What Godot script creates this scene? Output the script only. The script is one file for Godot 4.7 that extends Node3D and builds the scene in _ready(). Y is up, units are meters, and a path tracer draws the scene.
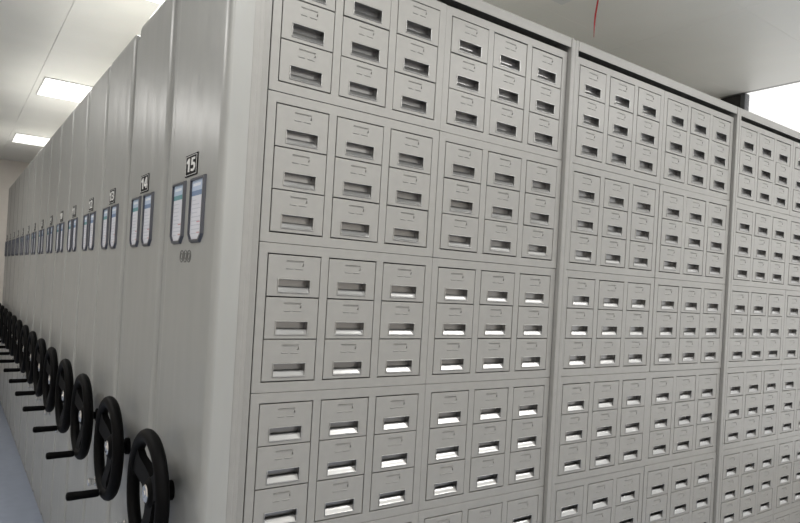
extends Node3D
# Archive store: a row of mobile shelving units, the nearest one filled with nine-drawer cabinets.

const PANEL_X := -0.0615      # outer face of the end panels
const CEIL_Y := 2.867
const TOP := 2.303            # top of the highest cabinets
const ROW_H := 0.3721
const COL_W := 0.5394
const BAY_W := 1.12
const BAY_X0 := 0.0515
const DW := 0.1440            # drawer front
const DH := 0.1030
const DPX := 0.1713
const DPY := 0.1059

var M := {}
var taken := {}
var rng := RandomNumberGenerator.new()

# ---------------------------------------------------------------- helpers
func numbered(n: String) -> String:
	if not taken.has(n):
		taken[n] = 0
		return n
	taken[n] += 1
	return "%s_%03d" % [n, taken[n]]

func start() -> SurfaceTool:
	var st := SurfaceTool.new()
	st.begin(Mesh.PRIMITIVE_TRIANGLES)
	return st

func v(st: SurfaceTool, p: Vector3, n: Vector3, uv := Vector2.ZERO) -> void:
	st.set_normal(n)
	st.set_uv(uv)
	st.add_vertex(p)

# quad a b c d seen clockwise or not: wound so that it faces n
func quad(st: SurfaceTool, a: Vector3, b: Vector3, c: Vector3, d: Vector3, na: Vector3, nb: Vector3, nc: Vector3, nd: Vector3) -> void:
	if (b - a).cross(c - a).dot(na + nb + nc + nd) > 0.0 or (c - a).cross(d - a).dot(na + nb + nc + nd) > 0.0:
		v(st, a, na); v(st, c, nc); v(st, b, nb)
		v(st, a, na); v(st, d, nd); v(st, c, nc)
	else:
		v(st, a, na); v(st, b, nb); v(st, c, nc)
		v(st, a, na); v(st, c, nc); v(st, d, nd)

func flat(st: SurfaceTool, a: Vector3, b: Vector3, c: Vector3, d: Vector3, n: Vector3) -> void:
	quad(st, a, b, c, d, n, n, n, n)

# box with rounded edges of radius r
func rbox(st: SurfaceTool, lo: Vector3, hi: Vector3, r: float, seg := 1) -> void:
	var c := (lo + hi) * 0.5
	var h := (hi - lo) * 0.5
	r = minf(r, minf(h.x, minf(h.y, h.z)) * 0.98)
	var ts: Array[float] = []
	for i in seg + 1: ts.append(-1.0 + float(i) / seg)
	for i in seg + 1: ts.append(float(i) / seg)
	for ax in 3:
		for s in [-1.0, 1.0]:
			var u := (ax + 1) % 3
			var w := (ax + 2) % 3
			var P := []
			var N := []
			for i in ts.size():
				for j in ts.size():
					var n := Vector3.ZERO
					n[ax] = s
					n[u] = tan(ts[i] * PI * 0.25)
					n[w] = tan(ts[j] * PI * 0.25)
					n = n.normalized()
					var q := Vector3.ZERO
					q[ax] = s * (h[ax] - r)
					q[u] = (-1.0 if i <= seg else 1.0) * (h[u] - r)
					q[w] = (-1.0 if j <= seg else 1.0) * (h[w] - r)
					P.append(c + q + n * r)
					N.append(n)
			var k := ts.size()
			for i in k - 1:
				for j in k - 1:
					var a := i * k + j
					quad(st, P[a], P[a + 1], P[a + k + 1], P[a + k], N[a], N[a + 1], N[a + k + 1], N[a + k])

# surface of revolution: prof = [radius, along]; axis direction, origin
func lathe(st: SurfaceTool, prof: Array, o: Vector3, axis: Vector3, n := 24) -> void:
	var e1 := axis.cross(Vector3.UP if absf(axis.y) < 0.9 else Vector3.RIGHT).normalized()
	var e2 := axis.cross(e1).normalized()
	for i in prof.size() - 1:
		var p: Array = prof[i]
		var q: Array = prof[i + 1]
		var dr: float = q[0] - p[0]
		var da: float = q[1] - p[1]
		if absf(dr) + absf(da) < 1e-7: continue
		for k in n:
			var t0 := TAU * k / n
			var t1 := TAU * (k + 1) / n
			var r0 := e1 * cos(t0) + e2 * sin(t0)
			var r1 := e1 * cos(t1) + e2 * sin(t1)
			var n0 := (r0 * da - axis * dr).normalized()
			var n1 := (r1 * da - axis * dr).normalized()
			var a: Vector3 = o + r0 * p[0] + axis * p[1]
			var b: Vector3 = o + r1 * p[0] + axis * p[1]
			var c: Vector3 = o + r1 * q[0] + axis * q[1]
			var d: Vector3 = o + r0 * q[0] + axis * q[1]
			quad(st, a, b, c, d, n0, n1, n1, n0)

func torus(st: SurfaceTool, o: Vector3, R: float, ra: float, rb: float, n := 40, k := 12) -> void:
	# ring in the local xy plane; ra radial half width, rb half thickness along z
	for i in n:
		for j in k:
			var P := []
			var N := []
			for q in [[0, 0], [1, 0], [1, 1], [0, 1]]:
				var t: float = TAU * (i + q[0]) / n
				var f: float = TAU * (j + q[1]) / k
				var e := Vector3(cos(t), sin(t), 0)
				P.append(o + e * (R + ra * cos(f)) + Vector3(0, 0, rb * sin(f)))
				N.append((e * (cos(f) / ra) + Vector3(0, 0, sin(f) / rb)).normalized())
			quad(st, P[0], P[1], P[2], P[3], N[0], N[1], N[2], N[3])

func obj(called: String, mesh, mat: Material, parent: Node = self) -> MeshInstance3D:
	var o := MeshInstance3D.new()
	if mesh is SurfaceTool:
		mesh = mesh.commit()
	o.mesh = mesh
	o.material_override = mat
	o.cast_shadow = GeometryInstance3D.SHADOW_CASTING_SETTING_ON
	o.name = numbered(called) if parent == self else called
	parent.add_child(o, true)
	return o

func thing(called: String, label: String, category: String, at: Vector3, turn := 0.0, group := "") -> Node3D:
	var o := Node3D.new()
	o.name = numbered(called)
	add_child(o, true)
	o.position = at
	o.rotation.y = turn
	tag(o, label, category, group)
	return o

func tag(o: Node, label: String, category: String, group := "") -> void:
	o.set_meta("label", label)
	o.set_meta("category", category)
	if group != "": o.set_meta("group", group)

func struct(called: String, mesh, mat: Material, parent: Node = self) -> MeshInstance3D:
	var o := obj(called, mesh, mat, parent)
	if parent == self: o.set_meta("kind", "structure")
	return o

func box_mesh(lo: Vector3, hi: Vector3, r := 0.002, seg := 1) -> ArrayMesh:
	var st := start()
	rbox(st, lo, hi, r, seg)
	return st.commit()

# flat back: everything behind z is pressed forward to it
func back_cut(mesh: ArrayMesh, z: float, squash := 1.0) -> ArrayMesh:
	var a := mesh.surface_get_arrays(0)
	var p: PackedVector3Array = a[Mesh.ARRAY_VERTEX]
	var n: PackedVector3Array = a[Mesh.ARRAY_NORMAL]
	for i in p.size():
		p[i].z = maxf(p[i].z * squash, z)
		n[i] = Vector3(n[i].x, n[i].y, n[i].z / squash).normalized()
	a[Mesh.ARRAY_NORMAL] = n
	a[Mesh.ARRAY_VERTEX] = p
	var o := ArrayMesh.new()
	o.add_surface_from_arrays(Mesh.PRIMITIVE_TRIANGLES, a)
	return o

# ---------------------------------------------------------------- materials
func noise_image(size: int, freq: float, seed_: int, oct := 3) -> Image:
	var n := FastNoiseLite.new()
	n.seed = seed_
	n.noise_type = FastNoiseLite.TYPE_SIMPLEX_SMOOTH
	n.frequency = freq
	n.fractal_octaves = oct
	return n.get_seamless_image(size, size)

func tinted(img: Image, a: Color, b: Color) -> ImageTexture:
	var o := Image.create(img.get_width(), img.get_height(), true, Image.FORMAT_RGB8)
	for y in img.get_height():
		for x in img.get_width():
			o.set_pixel(x, y, a.lerp(b, img.get_pixel(x, y).r))
	o.generate_mipmaps()
	return ImageTexture.create_from_image(o)

func normal_tex(img: Image, k: float) -> ImageTexture:
	var o: Image = img.duplicate()
	o.convert(Image.FORMAT_RGBA8)
	o.bump_map_to_normal_map(k)
	return ImageTexture.create_from_image(o)

func mat(c: Color, rough: float, metal := 0.0) -> StandardMaterial3D:
	var m := StandardMaterial3D.new()
	m.albedo_color = c
	m.roughness = rough
	m.metallic = metal
	return m

func world_tex(m: StandardMaterial3D, scale: Vector3) -> void:
	m.uv1_triplanar = true
	m.uv1_world_triplanar = true
	m.uv1_scale = scale

func make_materials() -> void:
	var fine := noise_image(256, 0.03, 3)
	var soft := noise_image(256, 0.012, 8, 2)
	# powder-coated steel: cabinets and rack front
	var p := mat(Color.WHITE, 0.40)
	p.albedo_texture = tinted(fine, Color(0.558, 0.556, 0.543), Color(0.576, 0.574, 0.560))
	world_tex(p, Vector3(3, 3, 3))
	M.paint = p
	# the same coat on thin sheet: slightly wavy end panels
	var q := mat(Color.WHITE, 0.34)
	q.albedo_texture = tinted(fine, Color(0.585, 0.590, 0.579), Color(0.603, 0.607, 0.596))
	q.normal_enabled = true
	q.normal_texture = normal_tex(soft, 3.0)
	q.normal_scale = 0.25
	world_tex(q, Vector3(2.2, 0.35, 2.2))
	M.panel = q
	M.black = mat(Color(0.03, 0.03, 0.033), 0.55)
	M.black.metallic_specular = 0.18
	M.rubber = mat(Color(0.10, 0.10, 0.10), 0.7)
	M.chrome = mat(Color(0.86, 0.86, 0.86), 0.12, 1.0)
	M.pull = mat(Color(0.68, 0.68, 0.675), 0.32, 1.0)
	M.pocket = mat(Color(0.56, 0.56, 0.56), 0.32, 1.0)
	M.plate_black = mat(Color(0.05, 0.05, 0.053), 0.55)
	M.plate_black.metallic_specular = 0.2
	M.white_print = mat(Color(0.88, 0.88, 0.87), 0.5)
	M.frame_grey = mat(Color(0.33, 0.34, 0.37), 0.35, 0.5)
	M.emblem = mat(Color(0.40, 0.40, 0.39), 0.45)
	var c := mat(Color.WHITE, 0.45)
	c.albedo_texture = tinted(soft, Color(0.90, 0.90, 0.875), Color(0.92, 0.918, 0.895))
	world_tex(c, Vector3(0.7, 0.7, 0.7))
	M.ceiling = c
	M.seam = mat(Color(0.6, 0.6, 0.58), 0.8)
	var f := mat(Color.WHITE, 0.38)
	f.albedo_texture = tinted(fine, Color(0.545, 0.58, 0.645), Color(0.58, 0.615, 0.68))
	world_tex(f, Vector3(1.3, 1.3, 1.3))
	M.floor = f
	var w := mat(Color.WHITE, 0.75)
	w.albedo_texture = tinted(fine, Color(0.86, 0.835, 0.80), Color(0.88, 0.855, 0.82))
	world_tex(w, Vector3(1.2, 1.2, 1.2))
	M.wall = w
	M.window_frame = mat(Color(0.33, 0.34, 0.35), 0.4, 0.3)
	M.dark = mat(Color(0.14, 0.13, 0.12), 0.6)
	var g := mat(Color(0.95, 0.97, 0.98, 0.08), 0.02)
	g.transparency = BaseMaterial3D.TRANSPARENCY_ALPHA
	M.glass = g
	var e := mat(Color(0.95, 0.95, 0.95), 0.5)
	e.emission_enabled = true
	e.emission = Color(1.0, 0.99, 0.97)
	e.emission_energy_multiplier = 1.6
	M.diffuser = e
	M.lamp_frame = mat(Color(0.86, 0.86, 0.85), 0.4)
	M.vent = mat(Color(0.84, 0.85, 0.84), 0.45)
	M.top_sheet = mat(Color(0.84, 0.84, 0.83), 0.5)
	M.red = mat(Color(0.66, 0.13, 0.17), 0.45)
	M.card_a = card_material(Color(0.72, 0.79, 0.87), Color(0.45, 0.62, 0.64), 11)
	M.card_b = card_material(Color(0.74, 0.80, 0.89), Color(0.50, 0.58, 0.70), 12)

func card_material(head: Color, band: Color, seed_: int) -> StandardMaterial3D:
	var img := Image.create(96, 144, true, Image.FORMAT_RGB8)
	img.fill(Color(0.86, 0.87, 0.90))
	img.fill_rect(Rect2i(0, 0, 96, 26), head)
	img.fill_rect(Rect2i(8, 8, 60, 7), head.lerp(Color.WHITE, 0.6))
	img.fill_rect(Rect2i(0, 26, 96, 12), band)
	var r := RandomNumberGenerator.new()
	r.seed = seed_
	for i in 9:                                       # faint printed lines of entries
		var y := 48 + i * 10
		img.fill_rect(Rect2i(8, y, r.randi_range(30, 78), 2), Color(0.76, 0.78, 0.82))
	img.fill_rect(Rect2i(50, 100, 26, 3), Color(0.80, 0.62, 0.64))
	img.fill_rect(Rect2i(54, 126, 22, 3), Color(0.80, 0.66, 0.66))
	img.generate_mipmaps()
	var m := mat(Color.WHITE, 0.25)
	m.albedo_texture = ImageTexture.create_from_image(img)
	return m

# ---------------------------------------------------------------- drawers and cabinets
var mesh_drawer: ArrayMesh
var mesh_pull: ArrayMesh
var mesh_pocket: ArrayMesh
var mesh_holder: ArrayMesh
var mesh_body: ArrayMesh

# pull pocket in drawer coordinates (origin: centre of the front face)
const PX0 := -0.0435
const PX1 := 0.0435
const PY0 := -0.0405
const PY1 := -0.0085

func make_drawer_mesh() -> ArrayMesh:
	var st := start()
	var hx := DW * 0.5
	var hy := DH * 0.5
	var b := 0.0011
	# holes: x0 x1 y0 y1 depth; the pull pocket and the punched slots of the label holder
	var holes := [[PX0, PX1, PY0, PY1, 0.021],
		[-0.0235, 0.0235, 0.0378, 0.0392, 0.009],
		[0.0215, 0.0232, 0.0262, 0.0330, 0.009],
		[0.0190, 0.0215, 0.0262, 0.0276, 0.009]]
	var xs := [-hx + b, hx - b]
	var ys := [-hy + b, hy - b]
	for h in holes:
		for k in 2:
			if not xs.has(h[k]): xs.append(h[k])
			if not ys.has(h[2 + k]): ys.append(h[2 + k])
	xs.sort()
	ys.sort()
	var Z := Vector3(0, 0, 1)
	for i in xs.size() - 1:
		for j in ys.size() - 1:
			var mx: float = (xs[i] + xs[i + 1]) * 0.5
			var my: float = (ys[j] + ys[j + 1]) * 0.5
			var hole := false
			for h in holes:
				if mx > h[0] and mx < h[1] and my > h[2] and my < h[3]: hole = true
			if hole: continue
			flat(st, Vector3(xs[i], ys[j], 0), Vector3(xs[i + 1], ys[j], 0), Vector3(xs[i + 1], ys[j + 1], 0), Vector3(xs[i], ys[j + 1], 0), Z)
	for h in holes:
		var d: float = -h[4]
		var a := Vector3(h[0], h[2], 0)
		var c := Vector3(h[1], h[3], 0)
		flat(st, a, Vector3(h[1], h[2], 0), Vector3(h[1], h[2], d), Vector3(h[0], h[2], d), Vector3.UP)
		flat(st, c, Vector3(h[0], h[3], 0), Vector3(h[0], h[3], d), Vector3(h[1], h[3], d), Vector3.DOWN)
		flat(st, a, Vector3(h[0], h[3], 0), Vector3(h[0], h[3], d), Vector3(h[0], h[2], d), Vector3.RIGHT)
		flat(st, c, Vector3(h[1], h[2], 0), Vector3(h[1], h[2], d), Vector3(h[1], h[3], d), Vector3.LEFT)
		flat(st, Vector3(h[0], h[2], d), Vector3(h[1], h[2], d), Vector3(h[1], h[3], d), Vector3(h[0], h[3], d), Z)
	# bevelled rim and sides
	var o := [Vector3(-hx, -hy, -b), Vector3(hx, -hy, -b), Vector3(hx, hy, -b), Vector3(-hx, hy, -b)]
	var n := [Vector3(-hx + b, -hy + b, 0), Vector3(hx - b, -hy + b, 0), Vector3(hx - b, hy - b, 0), Vector3(-hx + b, hy - b, 0)]
	var dirs := [Vector3.DOWN, Vector3.RIGHT, Vector3.UP, Vector3.LEFT]
	for i in 4:
		var k := (i + 1) % 4
		var e: Vector3 = dirs[i]
		var nb := (e + Z).normalized()
		quad(st, n[i], n[k], o[k], o[i], Z, Z, nb, nb)
		var back := Vector3(0, 0, -0.026)
		flat(st, o[i], o[k], o[k] + back, o[i] + back, e)
	return st.commit()

func make_pull_mesh() -> ArrayMesh:
	var st := start()
	var x0 := PX0 + 0.0004
	var x1 := PX1 - 0.0004
	var y0 := PY0 + 0.0004
	var y1 := PY1 - 0.0004
	# flange round the mouth of the pocket
	var w := 0.0022
	var t := 0.0019
	rbox(st, Vector3(x0 - w, y0 - w, 0.0001), Vector3(x1 + w, y0, t), 0.0009, 2)
	rbox(st, Vector3(x0 - w, y1, 0.0001), Vector3(x1 + w, y1 + w, t), 0.0009, 2)
	rbox(st, Vector3(x0 - w, y0, 0.0001), Vector3(x0, y1, t), 0.0009, 2)
	rbox(st, Vector3(x1, y0, 0.0001), Vector3(x1 + w, y1, t), 0.0009, 2)
	# scoop: rises from the lower lip to the back wall, then the back and the roof of the pocket
	var prof := [Vector2(y0, 0.0005), Vector2(y0 + 0.0012, -0.0006), Vector2(y0 + 0.0048, -0.0026), Vector2(y0 + 0.0090, -0.0050), Vector2(y0 + 0.0128, -0.0078), Vector2(y0 + 0.0142, -0.0105), Vector2(y0 + 0.0138, -0.0125)]
	for i in prof.size() - 1:
		var a: Vector2 = prof[i]
		var b: Vector2 = prof[i + 1]
		var d := (b - a).normalized()
		var na := Vector3(0, -d.y, d.x)
		var ns := [na, na]
		if i < 5:
			for k in 2:
				var m: int = i + k
				var p0: Vector2 = prof[maxi(m - 1, 0)]
				var p1: Vector2 = prof[mini(m + 1, 5)]
				var dd := (p1 - p0).normalized()
				ns[k] = Vector3(0, -dd.y, dd.x)
		quad(st, Vector3(x0, a.x, a.y), Vector3(x1, a.x, a.y), Vector3(x1, b.x, b.y), Vector3(x0, b.x, b.y), ns[0], ns[0], ns[1], ns[1])
	return st.commit()

func make_pocket_mesh() -> ArrayMesh:
	# the pressed cup behind the scoop: roof, back, floor and ends
	var st := start()
	var x0 := PX0 + 0.0004
	var x1 := PX1 - 0.0004
	var y0 := PY0 + 0.0004
	var y1 := PY1 - 0.0004
	var d := -0.0195
	flat(st, Vector3(x0, y0, d), Vector3(x1, y0, d), Vector3(x1, y1, d), Vector3(x0, y1, d), Vector3(0, 0, 1))
	flat(st, Vector3(x0, y1, 0), Vector3(x1, y1, 0), Vector3(x1, y1, d), Vector3(x0, y1, d), Vector3.DOWN)
	flat(st, Vector3(x0, y0, 0), Vector3(x1, y0, 0), Vector3(x1, y0, d), Vector3(x0, y0, d), Vector3.UP)
	for s in [[x0, Vector3.RIGHT], [x1, Vector3.LEFT]]:
		var x: float = s[0]
		flat(st, Vector3(x, y0, 0), Vector3(x, y1, 0), Vector3(x, y1, d), Vector3(x, y0, d), s[1])
	return st.commit()

func make_holder_mesh() -> ArrayMesh:
	# lanced tabs that hold a paper label: upper lip, stop at the right, two lower tabs
	var st := start()
	rbox(st, Vector3(-0.0235, 0.0365, -0.0004), Vector3(0.0235, 0.0378, 0.0012), 0.0005)
	rbox(st, Vector3(0.0232, 0.0262, -0.0004), Vector3(0.0244, 0.0330, 0.0013), 0.0005)
	for t in [[-0.0235, -0.0065], [0.0015, 0.0215]]:
		var x0: float = t[0]
		var x1: float = t[1]
		var a := Vector2(0.0200, 0.0002)
		var b := Vector2(0.0190, 0.0016)
		var c := Vector2(0.0170, 0.0001)
		for e in [[a, b], [b, c]]:
			var d: Vector2 = (e[1] - e[0]).normalized()
			var n := Vector3(0, d.y, -d.x)
			if n.z < 0: n = -n
			flat(st, Vector3(x0, e[0].x, e[0].y), Vector3(x1, e[0].x, e[0].y), Vector3(x1, e[1].x, e[1].y), Vector3(x0, e[1].x, e[1].y), n)
		for x in [x0, x1]:
			v(st, Vector3(x, a.x, a.y), Vector3(signf(x - (x0 + x1) * 0.5), 0, 0)); v(st, Vector3(x, b.x, b.y), Vector3(signf(x - (x0 + x1) * 0.5), 0, 0)); v(st, Vector3(x, c.x, c.y), Vector3(signf(x - (x0 + x1) * 0.5), 0, 0))
	return st.commit()

func make_body_mesh(w: float, h: float, depth: float) -> ArrayMesh:
	# origin: bottom left front corner; openings for three columns of drawers
	var st := start()
	var r := 0.0016
	var g := 0.0023
	var ex := (w - 2.0 * DPX - DW) * 0.5
	var y0 := (h - 2.0 * DPY - DH) * 0.5 - 0.0032
	var y1 := h - y0
	rbox(st, Vector3(0, 0, -depth), Vector3(ex - g, h, 0), r)
	rbox(st, Vector3(w - ex + g, 0, -depth), Vector3(w, h, 0), r)
	rbox(st, Vector3(ex - g - 0.003, 0, -depth), Vector3(w - ex + g + 0.003, y0, -0.0001), 0.0008)
	rbox(st, Vector3(ex - g - 0.003, y1, -depth), Vector3(w - ex + g + 0.003, h, -0.0001), 0.0008)
	for k in 2:
		var x := ex + k * DPX + DW
		rbox(st, Vector3(x + g, y0 - 0.003, -depth), Vector3(x + DPX - DW - g, y1 + 0.003, -0.0001), 0.0012)
	rbox(st, Vector3(0.001, 0.001, -depth), Vector3(w - 0.001, h - 0.001, -depth + 0.002), 0.0005)
	return st.commit()

func make_cabinet(at: Vector3, label: String, w: float, h: float) -> void:
	var t := thing("drawer_cabinet", label, "cabinet", at, 0.0, "nine-drawer cabinets stacked in the rack")
	obj("body", mesh_body, M.paint, t)
	var ex := (w - 2.0 * DPX) * 0.5
	var ey := (h - 2.0 * DPY) * 0.5
	for r in 3:
		for c in 3:
			var d := obj("drawer", mesh_drawer, M.paint, t)
			d.position = Vector3(ex + c * DPX + rng.randf_range(-0.0004, 0.0004), ey + (2 - r) * DPY + rng.randf_range(-0.0003, 0.0003), rng.randf_range(-0.0012, 0.0016))
			d.rotation.z = rng.randf_range(-0.0025, 0.0025)
			obj("handle", mesh_pull, M.pull, d).set_meta("label", "recessed chrome finger pull")
			obj("handle_pocket", mesh_pocket, M.pocket, d)
			obj("label_holder", mesh_holder, M.paint, d)

# ---------------------------------------------------------------- end-panel fittings (face frame: x along the row towards the corner, y up, z out of the panel)
var mesh_panel: ArrayMesh
var wheel := {}

func make_wheel_meshes() -> void:
	var st := start()
	torus(st, Vector3.ZERO, 0.143, 0.0190, 0.0170, 44, 12)
	wheel.rim = st.commit()
	for k in 3:                                        # flat tapering spokes that dish back to the hub
		st = start()
		var a: float = [PI / 6.0, PI * 5.0 / 6.0, PI * 1.5][k]
		var e := Vector3(cos(a), sin(a), 0)
		var f := Vector3(-sin(a), cos(a), 0)
		var rows := [[0.020, 0.034, -0.018, 0.012], [0.060, 0.030, -0.014, 0.011], [0.100, 0.031, -0.004, 0.010], [0.138, 0.042, 0.0, 0.008]]
		for i in rows.size() - 1:
			var p: Array = rows[i]
			var q: Array = rows[i + 1]
			var c := []
			for s in [p, q]:
				for u in [[-1, 1], [1, 1], [1, -1], [-1, -1]]:
					c.append(e * s[0] + f * (s[1] * u[0]) + Vector3(0, 0, s[2] + s[3] * u[1]))
			for u in 4:
				var w := (u + 1) % 4
				var n: Vector3 = [Vector3(0, 0, 1), f, Vector3(0, 0, -1), -f][u]
				flat(st, c[u], c[w], c[4 + w], c[4 + u], n)
		wheel["spoke%d" % k] = st.commit()
	st = start()
	lathe(st, [[0.0, 0.004], [0.024, 0.004], [0.030, 0.002], [0.040, -0.006], [0.043, -0.014], [0.043, -0.030], [0.036, -0.034], [0.0, -0.034]], Vector3.ZERO, Vector3(0, 0, 1))
	wheel.hub = st.commit()
	st = start()
	lathe(st, [[0.0, 0.0085], [0.008, 0.0083], [0.010, 0.0065], [0.020, 0.0065], [0.023, 0.004]], Vector3.ZERO, Vector3(0, 0, 1))
	wheel.cap = st.commit()
	st = start()
	lathe(st, [[0.014, -0.062], [0.014, -0.034]], Vector3.ZERO, Vector3(0, 0, 1), 16)
	lathe(st, [[0.026, -0.0625], [0.026, -0.052], [0.022, -0.049], [0.014, -0.049]], Vector3.ZERO, Vector3(0, 0, 1), 20)
	wheel.shaft = st.commit()
	st = start()
	lathe(st, [[0.0075, 0.016], [0.0115, 0.019], [0.0125, 0.030], [0.0125, 0.070], [0.0135, 0.100], [0.0125, 0.108], [0.007, 0.111], [0.0, 0.112]], Vector3.ZERO, Vector3(0, 0, 1), 16)
	wheel.grip = st.commit()
	st = start()
	lathe(st, [[0.008, 0.008], [0.008, 0.017]], Vector3.ZERO, Vector3(0, 0, 1), 12)
	wheel.collar = st.commit()
	st = start()
	lathe(st, [[0.018, 0.0], [0.018, 0.005], [0.013, 0.008], [0.013, 0.018], [0.016, 0.020], [0.016, 0.027], [0.010, 0.030], [0.0, 0.0305]], Vector3.ZERO, Vector3(0, 0, 1), 16)
	wheel.lock = st.commit()

func ring_outline(w: float, h: float, ch: float, top_ch: float) -> Array:
	var a := w * 0.5
	return [Vector2(-a, h - top_ch), Vector2(-a + top_ch, h), Vector2(a - top_ch, h), Vector2(a, h - top_ch), Vector2(a, ch), Vector2(a - ch, 0), Vector2(-a + ch, 0), Vector2(-a, ch)]

func make_card_frame_mesh(w: float, h: float) -> ArrayMesh:
	var st := start()
	var wall := 0.0085
	var out := ring_outline(w, h, 0.020, 0.003)
	var mid := ring_outline(w - 0.006, h - 0.006, 0.019, 0.002)
	var inn := ring_outline(w - wall * 2.0, h - wall * 2.0, 0.016, 0.001)
	for i in 8:
		var k := (i + 1) % 8
		var o0 := Vector3(out[i].x, out[i].y, 0)
		var o1 := Vector3(out[k].x, out[k].y, 0)
		var d := Vector2(o1.x - o0.x, o1.y - o0.y).normalized()
		var e := Vector3(-d.y, d.x, 0)
		var m0 := Vector3(mid[i].x, mid[i].y + 0.003, 0.007)
		var m1 := Vector3(mid[k].x, mid[k].y + 0.003, 0.007)
		var n0 := Vector3(inn[i].x, inn[i].y + wall, 0.0075)
		var n1 := Vector3(inn[k].x, inn[k].y + wall, 0.0075)
		flat(st, o0, o1, m1, m0, (e + Vector3(0, 0, 0.4)).normalized())
		flat(st, m0, m1, n1, n0, Vector3(0, 0, 1))
		flat(st, n0, n1, n1 - Vector3(0, 0, 0.006), n0 - Vector3(0, 0, 0.006), -e)
	return st.commit()

func make_card_mesh(w: float, h: float) -> ArrayMesh:
	var st := start()
	var pts := ring_outline(w, h, 0.016, 0.001)
	for i in range(1, 7):
		for k in [0, i, i + 1]:
			var p: Vector2 = pts[k]
			v(st, Vector3(p.x, p.y, 0), Vector3(0, 0, 1), Vector2(p.x / w + 0.5, 1.0 - p.y / h))
	return st.commit()

func make_unit(number: int, z: float, label: String) -> Node3D:
	var t := thing("mobile_shelving_unit", label, "shelving unit", Vector3(PANEL_X, 0, z), -PI / 2.0, "mobile shelving units in the row")
	obj("end_panel", mesh_panel, M.panel, t)
	obj("base", mesh_base, M.paint, t)
	# number plate with a white inner border and white digits
	var pl := obj("number_plate", mesh_plate, M.plate_black, t)
	pl.position = Vector3(-0.006, 1.7515, 0.0)
	obj("border", mesh_plate_border, M.white_print, pl)
	var tm := TextMesh.new()
	var font := SystemFont.new()
	font.font_names = PackedStringArray(["Droid Sans"])
	font.font_weight = 700
	tm.font = font
	tm.text = str(number)
	tm.font_size = 64
	tm.pixel_size = 0.00088
	tm.depth = 0.0015
	var dg := obj("digits", tm, M.white_print, pl)
	dg.position = Vector3(0, 0, 0.0032)
	dg.scale = Vector3(1.25, 0.86, 1)
	# two card frames
	for k in 2:
		var fr := obj("card_frame", mesh_card_frame, M.frame_grey, t)
		fr.position = Vector3([0.061, -0.098][k], 1.548, 0.0)
		var cd := obj("card", mesh_card, [M.card_b, M.card_a][k], fr)
		cd.position = Vector3(0, 0.0083, 0.0022)
		cd.set_meta("label", ["white card with blue header band", "white card with blue and teal header bands"][k])
	# handwheel
	var hw := obj("hand_wheel", wheel.rim, M.black, t)
	hw.position = Vector3(-0.017, 0.906, 0.0625)
	for k in 3: obj("spoke", wheel["spoke%d" % k], M.black, hw)
	obj("hub", wheel.hub, M.black, hw)
	obj("hub_cap", wheel.cap, M.chrome, hw).set_meta("label", "round chrome hub cap")
	obj("shaft", wheel.shaft, M.black, hw)
	var gp := Vector3(-0.008, -0.1425, 0)
	obj("grip", wheel.grip, M.black, hw).position = gp
	obj("grip_collar", wheel.collar, M.chrome, hw).position = gp
	var lk := obj("lock_knob", wheel.lock, M.chrome, t)
	lk.position = Vector3(0.0, 0.655, 0.0)
	lk.set_meta("label", "small chrome lock knob below the wheel")
	return t

var mesh_base: ArrayMesh
var mesh_plate: ArrayMesh
var mesh_plate_border: ArrayMesh
var mesh_card_frame: ArrayMesh
var mesh_card: ArrayMesh

# ---------------------------------------------------------------- lamps
func make_lamp(lo: Vector2, hi: Vector2, label: String, energy: float) -> void:
	var c := (lo + hi) * 0.5
	var s := hi - lo
	var t := thing("ceiling_panel_light", label, "ceiling light", Vector3(c.x, CEIL_Y, c.y), 0.0, "flat panel lights in the ceiling")
	var st := start()
	var w := 0.010
	var a := s * 0.5
	rbox(st, Vector3(-a.x, -0.007, -a.y), Vector3(a.x, 0.0, -a.y + w), 0.001)
	rbox(st, Vector3(-a.x, -0.007, a.y - w), Vector3(a.x, 0.0, a.y), 0.001)
	rbox(st, Vector3(-a.x, -0.007, -a.y + w), Vector3(-a.x + w, 0.0, a.y - w), 0.001)
	rbox(st, Vector3(a.x - w, -0.007, -a.y + w), Vector3(a.x, 0.0, a.y - w), 0.001)
	obj("frame", st, M.lamp_frame, t)
	obj("diffuser", box_mesh(Vector3(-a.x + w, -0.004, -a.y + w), Vector3(a.x - w, 0.0, a.y - w), 0.0005), M.diffuser, t)
	var l := AreaLight3D.new()
	l.name = "light"
	l.area_size = Vector2(s.x - 0.03, s.y - 0.03)
	l.light_energy = energy
	l.light_color = Color(1.0, 0.99, 0.975)
	l.area_range = 30.0
	l.shadow_enabled = true
	l.rotation.x = -PI / 2.0
	l.position = Vector3(0, -0.009, 0)
	t.add_child(l)

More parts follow.
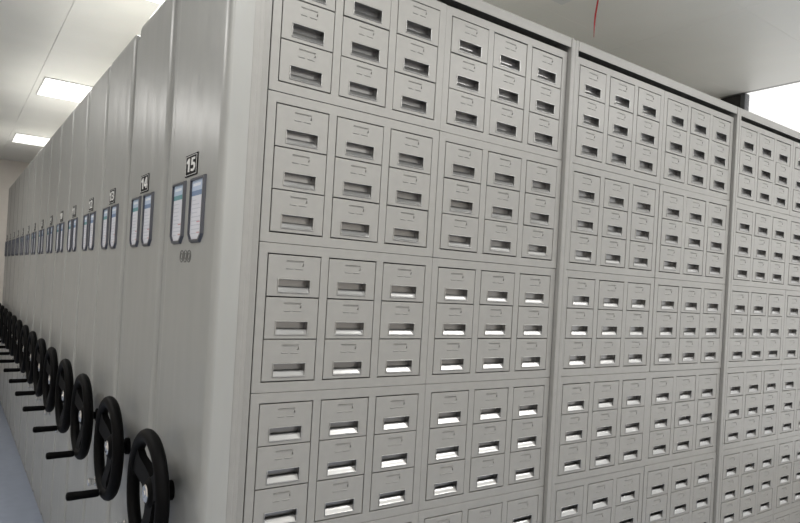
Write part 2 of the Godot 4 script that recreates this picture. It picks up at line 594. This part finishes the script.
# ---------------------------------------------------------------- scene
func _ready() -> void:
	rng.seed = 20
	make_materials()

	var cam := Camera3D.new()
	cam.name = "camera"
	cam.projection = Camera3D.PROJECTION_FRUSTUM
	cam.near = 0.05
	cam.far = 60.0
	cam.size = 0.05 * 0.824448
	cam.frustum_offset = Vector2(0, 0.05 * 0.033892)
	cam.basis = Basis(Vector3.UP, deg_to_rad(-35.4095)) * Basis(Vector3.RIGHT, deg_to_rad(0.2876)) * Basis(Vector3(0, 0, 1), deg_to_rad(3.2411))
	cam.position = Vector3(-0.5612, 1.4685, 1.4609)
	add_child(cam)
	cam.current = true

	var env := Environment.new()
	env.background_mode = Environment.BG_COLOR
	env.background_color = Color(1.0, 0.995, 0.99)
	env.background_energy_multiplier = 1.4
	env.tonemap_mode = Environment.TONE_MAPPER_LINEAR
	env.tonemap_exposure = 1.0
	env.sdfgi_enabled = true
	env.ssao_enabled = true
	env.ssil_enabled = true
	var we := WorldEnvironment.new()
	we.name = "environment"
	we.environment = env
	add_child(we)

	var energy := 2.05
	for k in 4:
		var zf := 0.52 - 2.52 * k
		make_lamp(Vector2(-0.056, zf), Vector2(0.280, zf + 0.60), ["flat panel light above the corner of the drawer rack, nearest of the aisle row", "flat panel light at the top edge of the photo above the units", "largest visible glowing panel light above the left aisle", "smaller glowing panel light farthest along the left aisle"][k], energy)
	for k in 3:
		var xb: float = [-1.65, -0.056, 1.90][k]
		make_lamp(Vector2(xb, 3.04), Vector2(xb + 0.34, 3.64), ["flat panel light behind the camera, over the left side", "flat panel light behind the camera, in line with the corner row", "flat panel light behind the camera, over the right side"][k], energy)
	for k in 3:
		var zf := 0.52 - 2.52 * k
		make_lamp(Vector2(-1.65, zf), Vector2(-1.31, zf + 0.60), ["flat panel light over the left aisle, behind the camera's left shoulder", "flat panel light over the left aisle, beside the second unit", "flat panel light over the left aisle, beside the sixth unit"][k], energy)
	for k in 2:
		var x0 := 1.75 + 1.0 * k
		make_lamp(Vector2(x0, 1.0), Vector2(x0 + 0.60, 1.60), ["flat panel light in front of the middle drawer bays", "flat panel light in front of the far drawer bays"][k], energy)

	# ---- room
	var X0 := -2.6
	var X1 := 3.63
	var Z0 := -8.6
	var Z1 := 4.2
	struct("floor", box_mesh(Vector3(X0 - 0.2, -0.2, Z0 - 0.2), Vector3(X1 + 0.2, 0, Z1 + 0.2), 0.001), M.floor)
	var ceil := struct("ceiling", box_mesh(Vector3(X0 - 0.2, CEIL_Y + 0.010, Z0 - 0.2), Vector3(X1 + 0.06, CEIL_Y + 0.2, Z1 + 0.2), 0.001), M.seam)
	var tile := box_mesh(Vector3(0.0010, 0, 0.0003), Vector3(1.2590, 0.010, 0.6297), 0.0004)
	for i in range(-2, 3):
		for j in range(-13, 8):
			var a := Vector3(-0.095 + 1.26 * i, CEIL_Y, -0.705 + 0.63 * j)
			var lo := Vector3(maxf(a.x, X0), 0, maxf(a.z, Z0))
			var hi := Vector3(minf(a.x + 1.26, X1), 0, minf(a.z + 0.63, Z1))
			if hi.x - lo.x < 0.05 or hi.z - lo.z < 0.05: continue
			if hi.x - lo.x > 1.25 and hi.z - lo.z > 0.62:
				obj("ceiling_panel", tile, M.ceiling, ceil).position = a
			else:
				obj("ceiling_panel", box_mesh(Vector3(lo.x + 0.0003, CEIL_Y, lo.z + 0.0003), Vector3(hi.x - 0.0003, CEIL_Y + 0.010, hi.z - 0.0003), 0.0004), M.ceiling, ceil)
	struct("wall_left", box_mesh(Vector3(X0 - 0.2, 0, Z0), Vector3(X0, CEIL_Y, Z1), 0.001), M.wall)
	struct("wall_back", box_mesh(Vector3(X0 - 0.2, 0, Z0 - 0.2), Vector3(X1 + 0.2, CEIL_Y, Z0), 0.001), M.wall)
	struct("wall_front", box_mesh(Vector3(X0 - 0.2, 0, Z1), Vector3(X1 + 0.2, CEIL_Y, Z1 + 0.2), 0.001), M.wall)
	# right wall with a wide window that reaches the ceiling
	var wz0 := -0.83
	var wz1 := 2.60
	var wy0 := 0.5
	var st := start()
	rbox(st, Vector3(X1, 0, Z0), Vector3(X1 + 0.2, CEIL_Y, wz0), 0.001)
	rbox(st, Vector3(X1, 0, wz1), Vector3(X1 + 0.2, CEIL_Y, Z1), 0.001)
	rbox(st, Vector3(X1, 0, wz0), Vector3(X1 + 0.2, wy0, wz1), 0.001)
	struct("wall_right", st, M.wall)
	var win := struct("window_1", box_mesh(Vector3(X1 + 0.02, wy0, wz0), Vector3(X1 + 0.10, CEIL_Y, wz0 + 0.140), 0.004), M.dark)
	win.set_meta("label", "dark window jamb beside the bright window")
	st = start()
	rbox(st, Vector3(X1 + 0.01, wy0, wz0 + 0.140), Vector3(X1 + 0.07, CEIL_Y, wz0 + 0.170), 0.004)
	rbox(st, Vector3(X1 + 0.01, wy0, wz1 - 0.04), Vector3(X1 + 0.07, CEIL_Y, wz1), 0.004)
	rbox(st, Vector3(X1 + 0.01, wy0, wz0 + 0.170), Vector3(X1 + 0.07, wy0 + 0.04, wz1 - 0.04), 0.004)
	rbox(st, Vector3(X1 + 0.01, wy0 + 0.04, 1.10), Vector3(X1 + 0.07, CEIL_Y, 1.14), 0.004)
	obj("window_frame", st, M.window_frame, win)
	obj("pane", box_mesh(Vector3(X1 + 0.035, wy0 + 0.03, wz0 + 0.165), Vector3(X1 + 0.041, CEIL_Y, 1.105), 0.0005), M.glass, win)
	obj("pane", box_mesh(Vector3(X1 + 0.035, wy0 + 0.03, 1.135), Vector3(X1 + 0.041, CEIL_Y, wz1 - 0.03), 0.0005), M.glass, win)

	# ---- mobile shelving units
	var pw := 0.430
	mesh_panel = back_cut(box_mesh(Vector3(-pw * 0.5, 0.035, -0.220), Vector3(pw * 0.5, 2.324, 0.0), 0.030, 5), -0.060, 0.5)
	mesh_base = box_mesh(Vector3(-pw * 0.5 + 0.012, 0.0, -3.40), Vector3(pw * 0.5 - 0.012, 0.068, -0.012), 0.003)
	mesh_plate = box_mesh(Vector3(-0.049, -0.0285, 0.0), Vector3(0.049, 0.0285, 0.0025), 0.0008)
	st = start()
	for s in [-1.0, 1.0]:
		rbox(st, Vector3(-0.0445, s * 0.0245 - 0.0006, 0.0021), Vector3(0.0445, s * 0.0245 + 0.0006, 0.0031), 0.0003)
		rbox(st, Vector3(s * 0.0445 - 0.0010, -0.0245, 0.0021), Vector3(s * 0.0445 + 0.0010, 0.0245, 0.0031), 0.0003)
	mesh_plate_border = st.commit()
	mesh_card_frame = make_card_frame_mesh(0.112, 0.168)
	mesh_card = make_card_mesh(0.0955, 0.1515)
	make_wheel_meshes()
	var zs := [-0.195, -0.679, -1.178, -1.628, -2.094, -2.536, -2.980, -3.443, -3.905, -4.365, -4.830, -5.290, -5.750, -6.210, -6.670]
	var ordinal := ["", "second", "third", "fourth", "fifth", "sixth", "seventh", "eighth", "ninth", "tenth", "eleventh", "twelfth", "thirteenth", "fourteenth", "last"]
	var shell := box_mesh(Vector3(-pw * 0.5 + 0.006, 0.068, -3.40), Vector3(pw * 0.5 - 0.006, 2.300, -0.060), 0.003)
	var front_unit: Node3D
	for i in 15:
		var lab: String = "nearest grey mobile shelving unit, plate 15, holding the wall of drawer cabinets"
		if i == 1: lab = "grey mobile shelving unit with black handwheel and plate 14, next to plate 15"
		elif i > 1: lab = "grey mobile shelving unit with handwheel, %s in the row from the corner" % ordinal[i]
		var u := make_unit(15 - i, zs[i], lab)
		if i == 0: front_unit = u
		else:
			obj("shelf_body", shell, M.paint, u)
			obj("top_sheet", box_mesh(Vector3(-pw * 0.5 + 0.004, 2.300, -3.40), Vector3(pw * 0.5 - 0.004, 2.306, -0.061), 0.001), M.top_sheet, u)
			var gap: float = zs[i - 1] - zs[i] - pw       # set-back edge trim where the units stand apart
			if gap > 0.008:
				obj("edge_trim", back_cut(box_mesh(Vector3(pw * 0.5 - 0.02, 0.035, -0.100), Vector3(pw * 0.5 + gap - 0.004, 2.298, -0.012), 0.010, 3), -0.058), M.panel, u)
	# emblem of three rings below the cards of the nearest unit
	st = start()
	for k in 3:
		torus(st, Vector3(-0.018 + (k - 1) * 0.031, 1.515, 0.0006), 0.0150, 0.0017, 0.0009, 28, 6)
		torus(st, Vector3(-0.018 + (k - 1) * 0.031, 1.515, 0.0006), 0.0080, 0.0014, 0.0009, 24, 6)
	obj("emblem", st, M.emblem, front_unit).set_meta("label", "small emblem of three grey rings")

	# rack of the nearest unit: built in world metres, moved into the unit's frame
	var rack := func(called: String, boxes: Array, m: Material) -> void:
		var s := start()
		for b in boxes: rbox(s, b[0], b[1], b[2] if b.size() > 2 else 0.002)
		var o := obj(called, s, m, front_unit)
		o.transform = front_unit.transform.affine_inverse()
	var zb := -0.405
	for k in 4:
		var x := BAY_W * k
		if k == 0:
			rack.call("post", [[Vector3(-0.0012, 0.068, zb), Vector3(0.014, 2.320, 0.0170), 0.002], [Vector3(0.012, 0.068, zb), Vector3(0.026, 2.320, 0.0150), 0.002], [Vector3(0.0245, 0.068, zb), Vector3(0.0482, 2.320, 0.0025), 0.002]], M.paint)
		else:
			rack.call("post", [[Vector3(x + 0.0125, 0.068, zb), Vector3(x + 0.0265, 2.349, 0.013), 0.003], [Vector3(x + 0.024, 0.068, zb), Vector3(x + 0.037, 2.345, 0.0105), 0.001], [Vector3(x + 0.034, 0.068, zb), Vector3(x + 0.0495, 2.349, 0.012), 0.003]], M.paint)
		if k < 3:
			rack.call("header", [[Vector3(x + 0.052, 2.316, 0.007), Vector3(x + BAY_W + 0.0115, 2.349, 0.010), 0.001], [Vector3(x + 0.052, 2.345, zb), Vector3(x + BAY_W + 0.0115, 2.349, 0.008), 0.001]], M.paint)
	rack.call("top_sheet", [[Vector3(0.0, 2.3495, zb - 0.004), Vector3(BAY_W * 3 + 0.049, 2.3535, -0.004), 0.001]], M.top_sheet)
	rack.call("back_sheet", [[Vector3(0.0, 0.068, zb - 0.004), Vector3(BAY_W * 3 + 0.049, 2.330, zb), 0.001]], M.paint)

	# ---- cabinets
	var cw := COL_W - 0.0014
	var ch := ROW_H - 0.0012
	mesh_drawer = make_drawer_mesh()
	mesh_pull = make_pull_mesh()
	mesh_pocket = make_pocket_mesh()
	mesh_holder = make_holder_mesh()
	mesh_body = make_body_mesh(cw, ch, 0.385)
	var rows := ["top", "second", "third", "fourth", "fifth", "bottom"]
	var cols := ["first column from the corner post", "second column from the corner post", "third column, just right of the first bay post", "fourth column from the corner post", "fifth column, just right of the second bay post", "sixth column, at the far end"]
	for c in 6:
		for r in 6:
			var x := BAY_X0 + BAY_W * (c / 2) + COL_W * (c % 2)
			var y := TOP - ROW_H * (r + 1)
			make_cabinet(Vector3(x, y, rng.randf_range(-0.002, 0.001)), "grey nine-drawer steel cabinet, %s row, %s" % [rows[r], cols[c]], cw, ch)

	# ---- ceiling vent and the red ribbon above the rack
	var vt := thing("ceiling_vent", "grey square ceiling vent at the top edge of the photo", "vent", Vector3(1.465, CEIL_Y, -0.306))
	st = start()
	for s in [-1.0, 1.0]:
		rbox(st, Vector3(-0.30, -0.010, s * 0.285 - 0.015), Vector3(0.30, 0.0, s * 0.285 + 0.015), 0.002)
		rbox(st, Vector3(s * 0.285 - 0.015, -0.010, -0.27), Vector3(s * 0.285 + 0.015, 0.0, 0.27), 0.002)
	obj("frame", st, M.vent, vt)
	obj("backing", box_mesh(Vector3(-0.27, -0.002, -0.27), Vector3(0.27, 0.0, 0.27), 0.0005), M.dark, vt)
	for k in 11:
		var sl := obj("slat", box_mesh(Vector3(-0.27, -0.0015, -0.017), Vector3(0.27, 0.0015, 0.017), 0.001), M.vent, vt)
		sl.position = Vector3(0, -0.0085, -0.245 + 0.049 * k)
		sl.rotation.x = 0.25
	st = start()
	var top := Vector3(1.652, CEIL_Y, -0.302)
	var low := Vector3(1.637, 2.577, -0.302)
	var nn := 14
	for i in nn:
		var P := []
		for k in 2:
			var f := float(i + k) / nn
			var p := top.lerp(low, f) + Vector3(0.004 * sin(f * 5.0), 0, 0.003 * sin(f * 7.0))
			var a := 0.9 * sin(f * 4.2) + 0.3
			var e := Vector3(cos(a), 0, sin(a)) * 0.0036
			var n := Vector3(-sin(a), 0, cos(a))
			P.append([p - e, p + e, n])
		var th := 0.0006
		for s in [-1.0, 1.0]:
			quad(st, P[0][0] + P[0][2] * th * s, P[0][1] + P[0][2] * th * s, P[1][1] + P[1][2] * th * s, P[1][0] + P[1][2] * th * s, P[0][2] * s, P[0][2] * s, P[1][2] * s, P[1][2] * s)
	var rb := obj("ribbon", st, M.red)
	tag(rb, "thin red ribbon hanging from the ceiling above the rack", "ribbon")
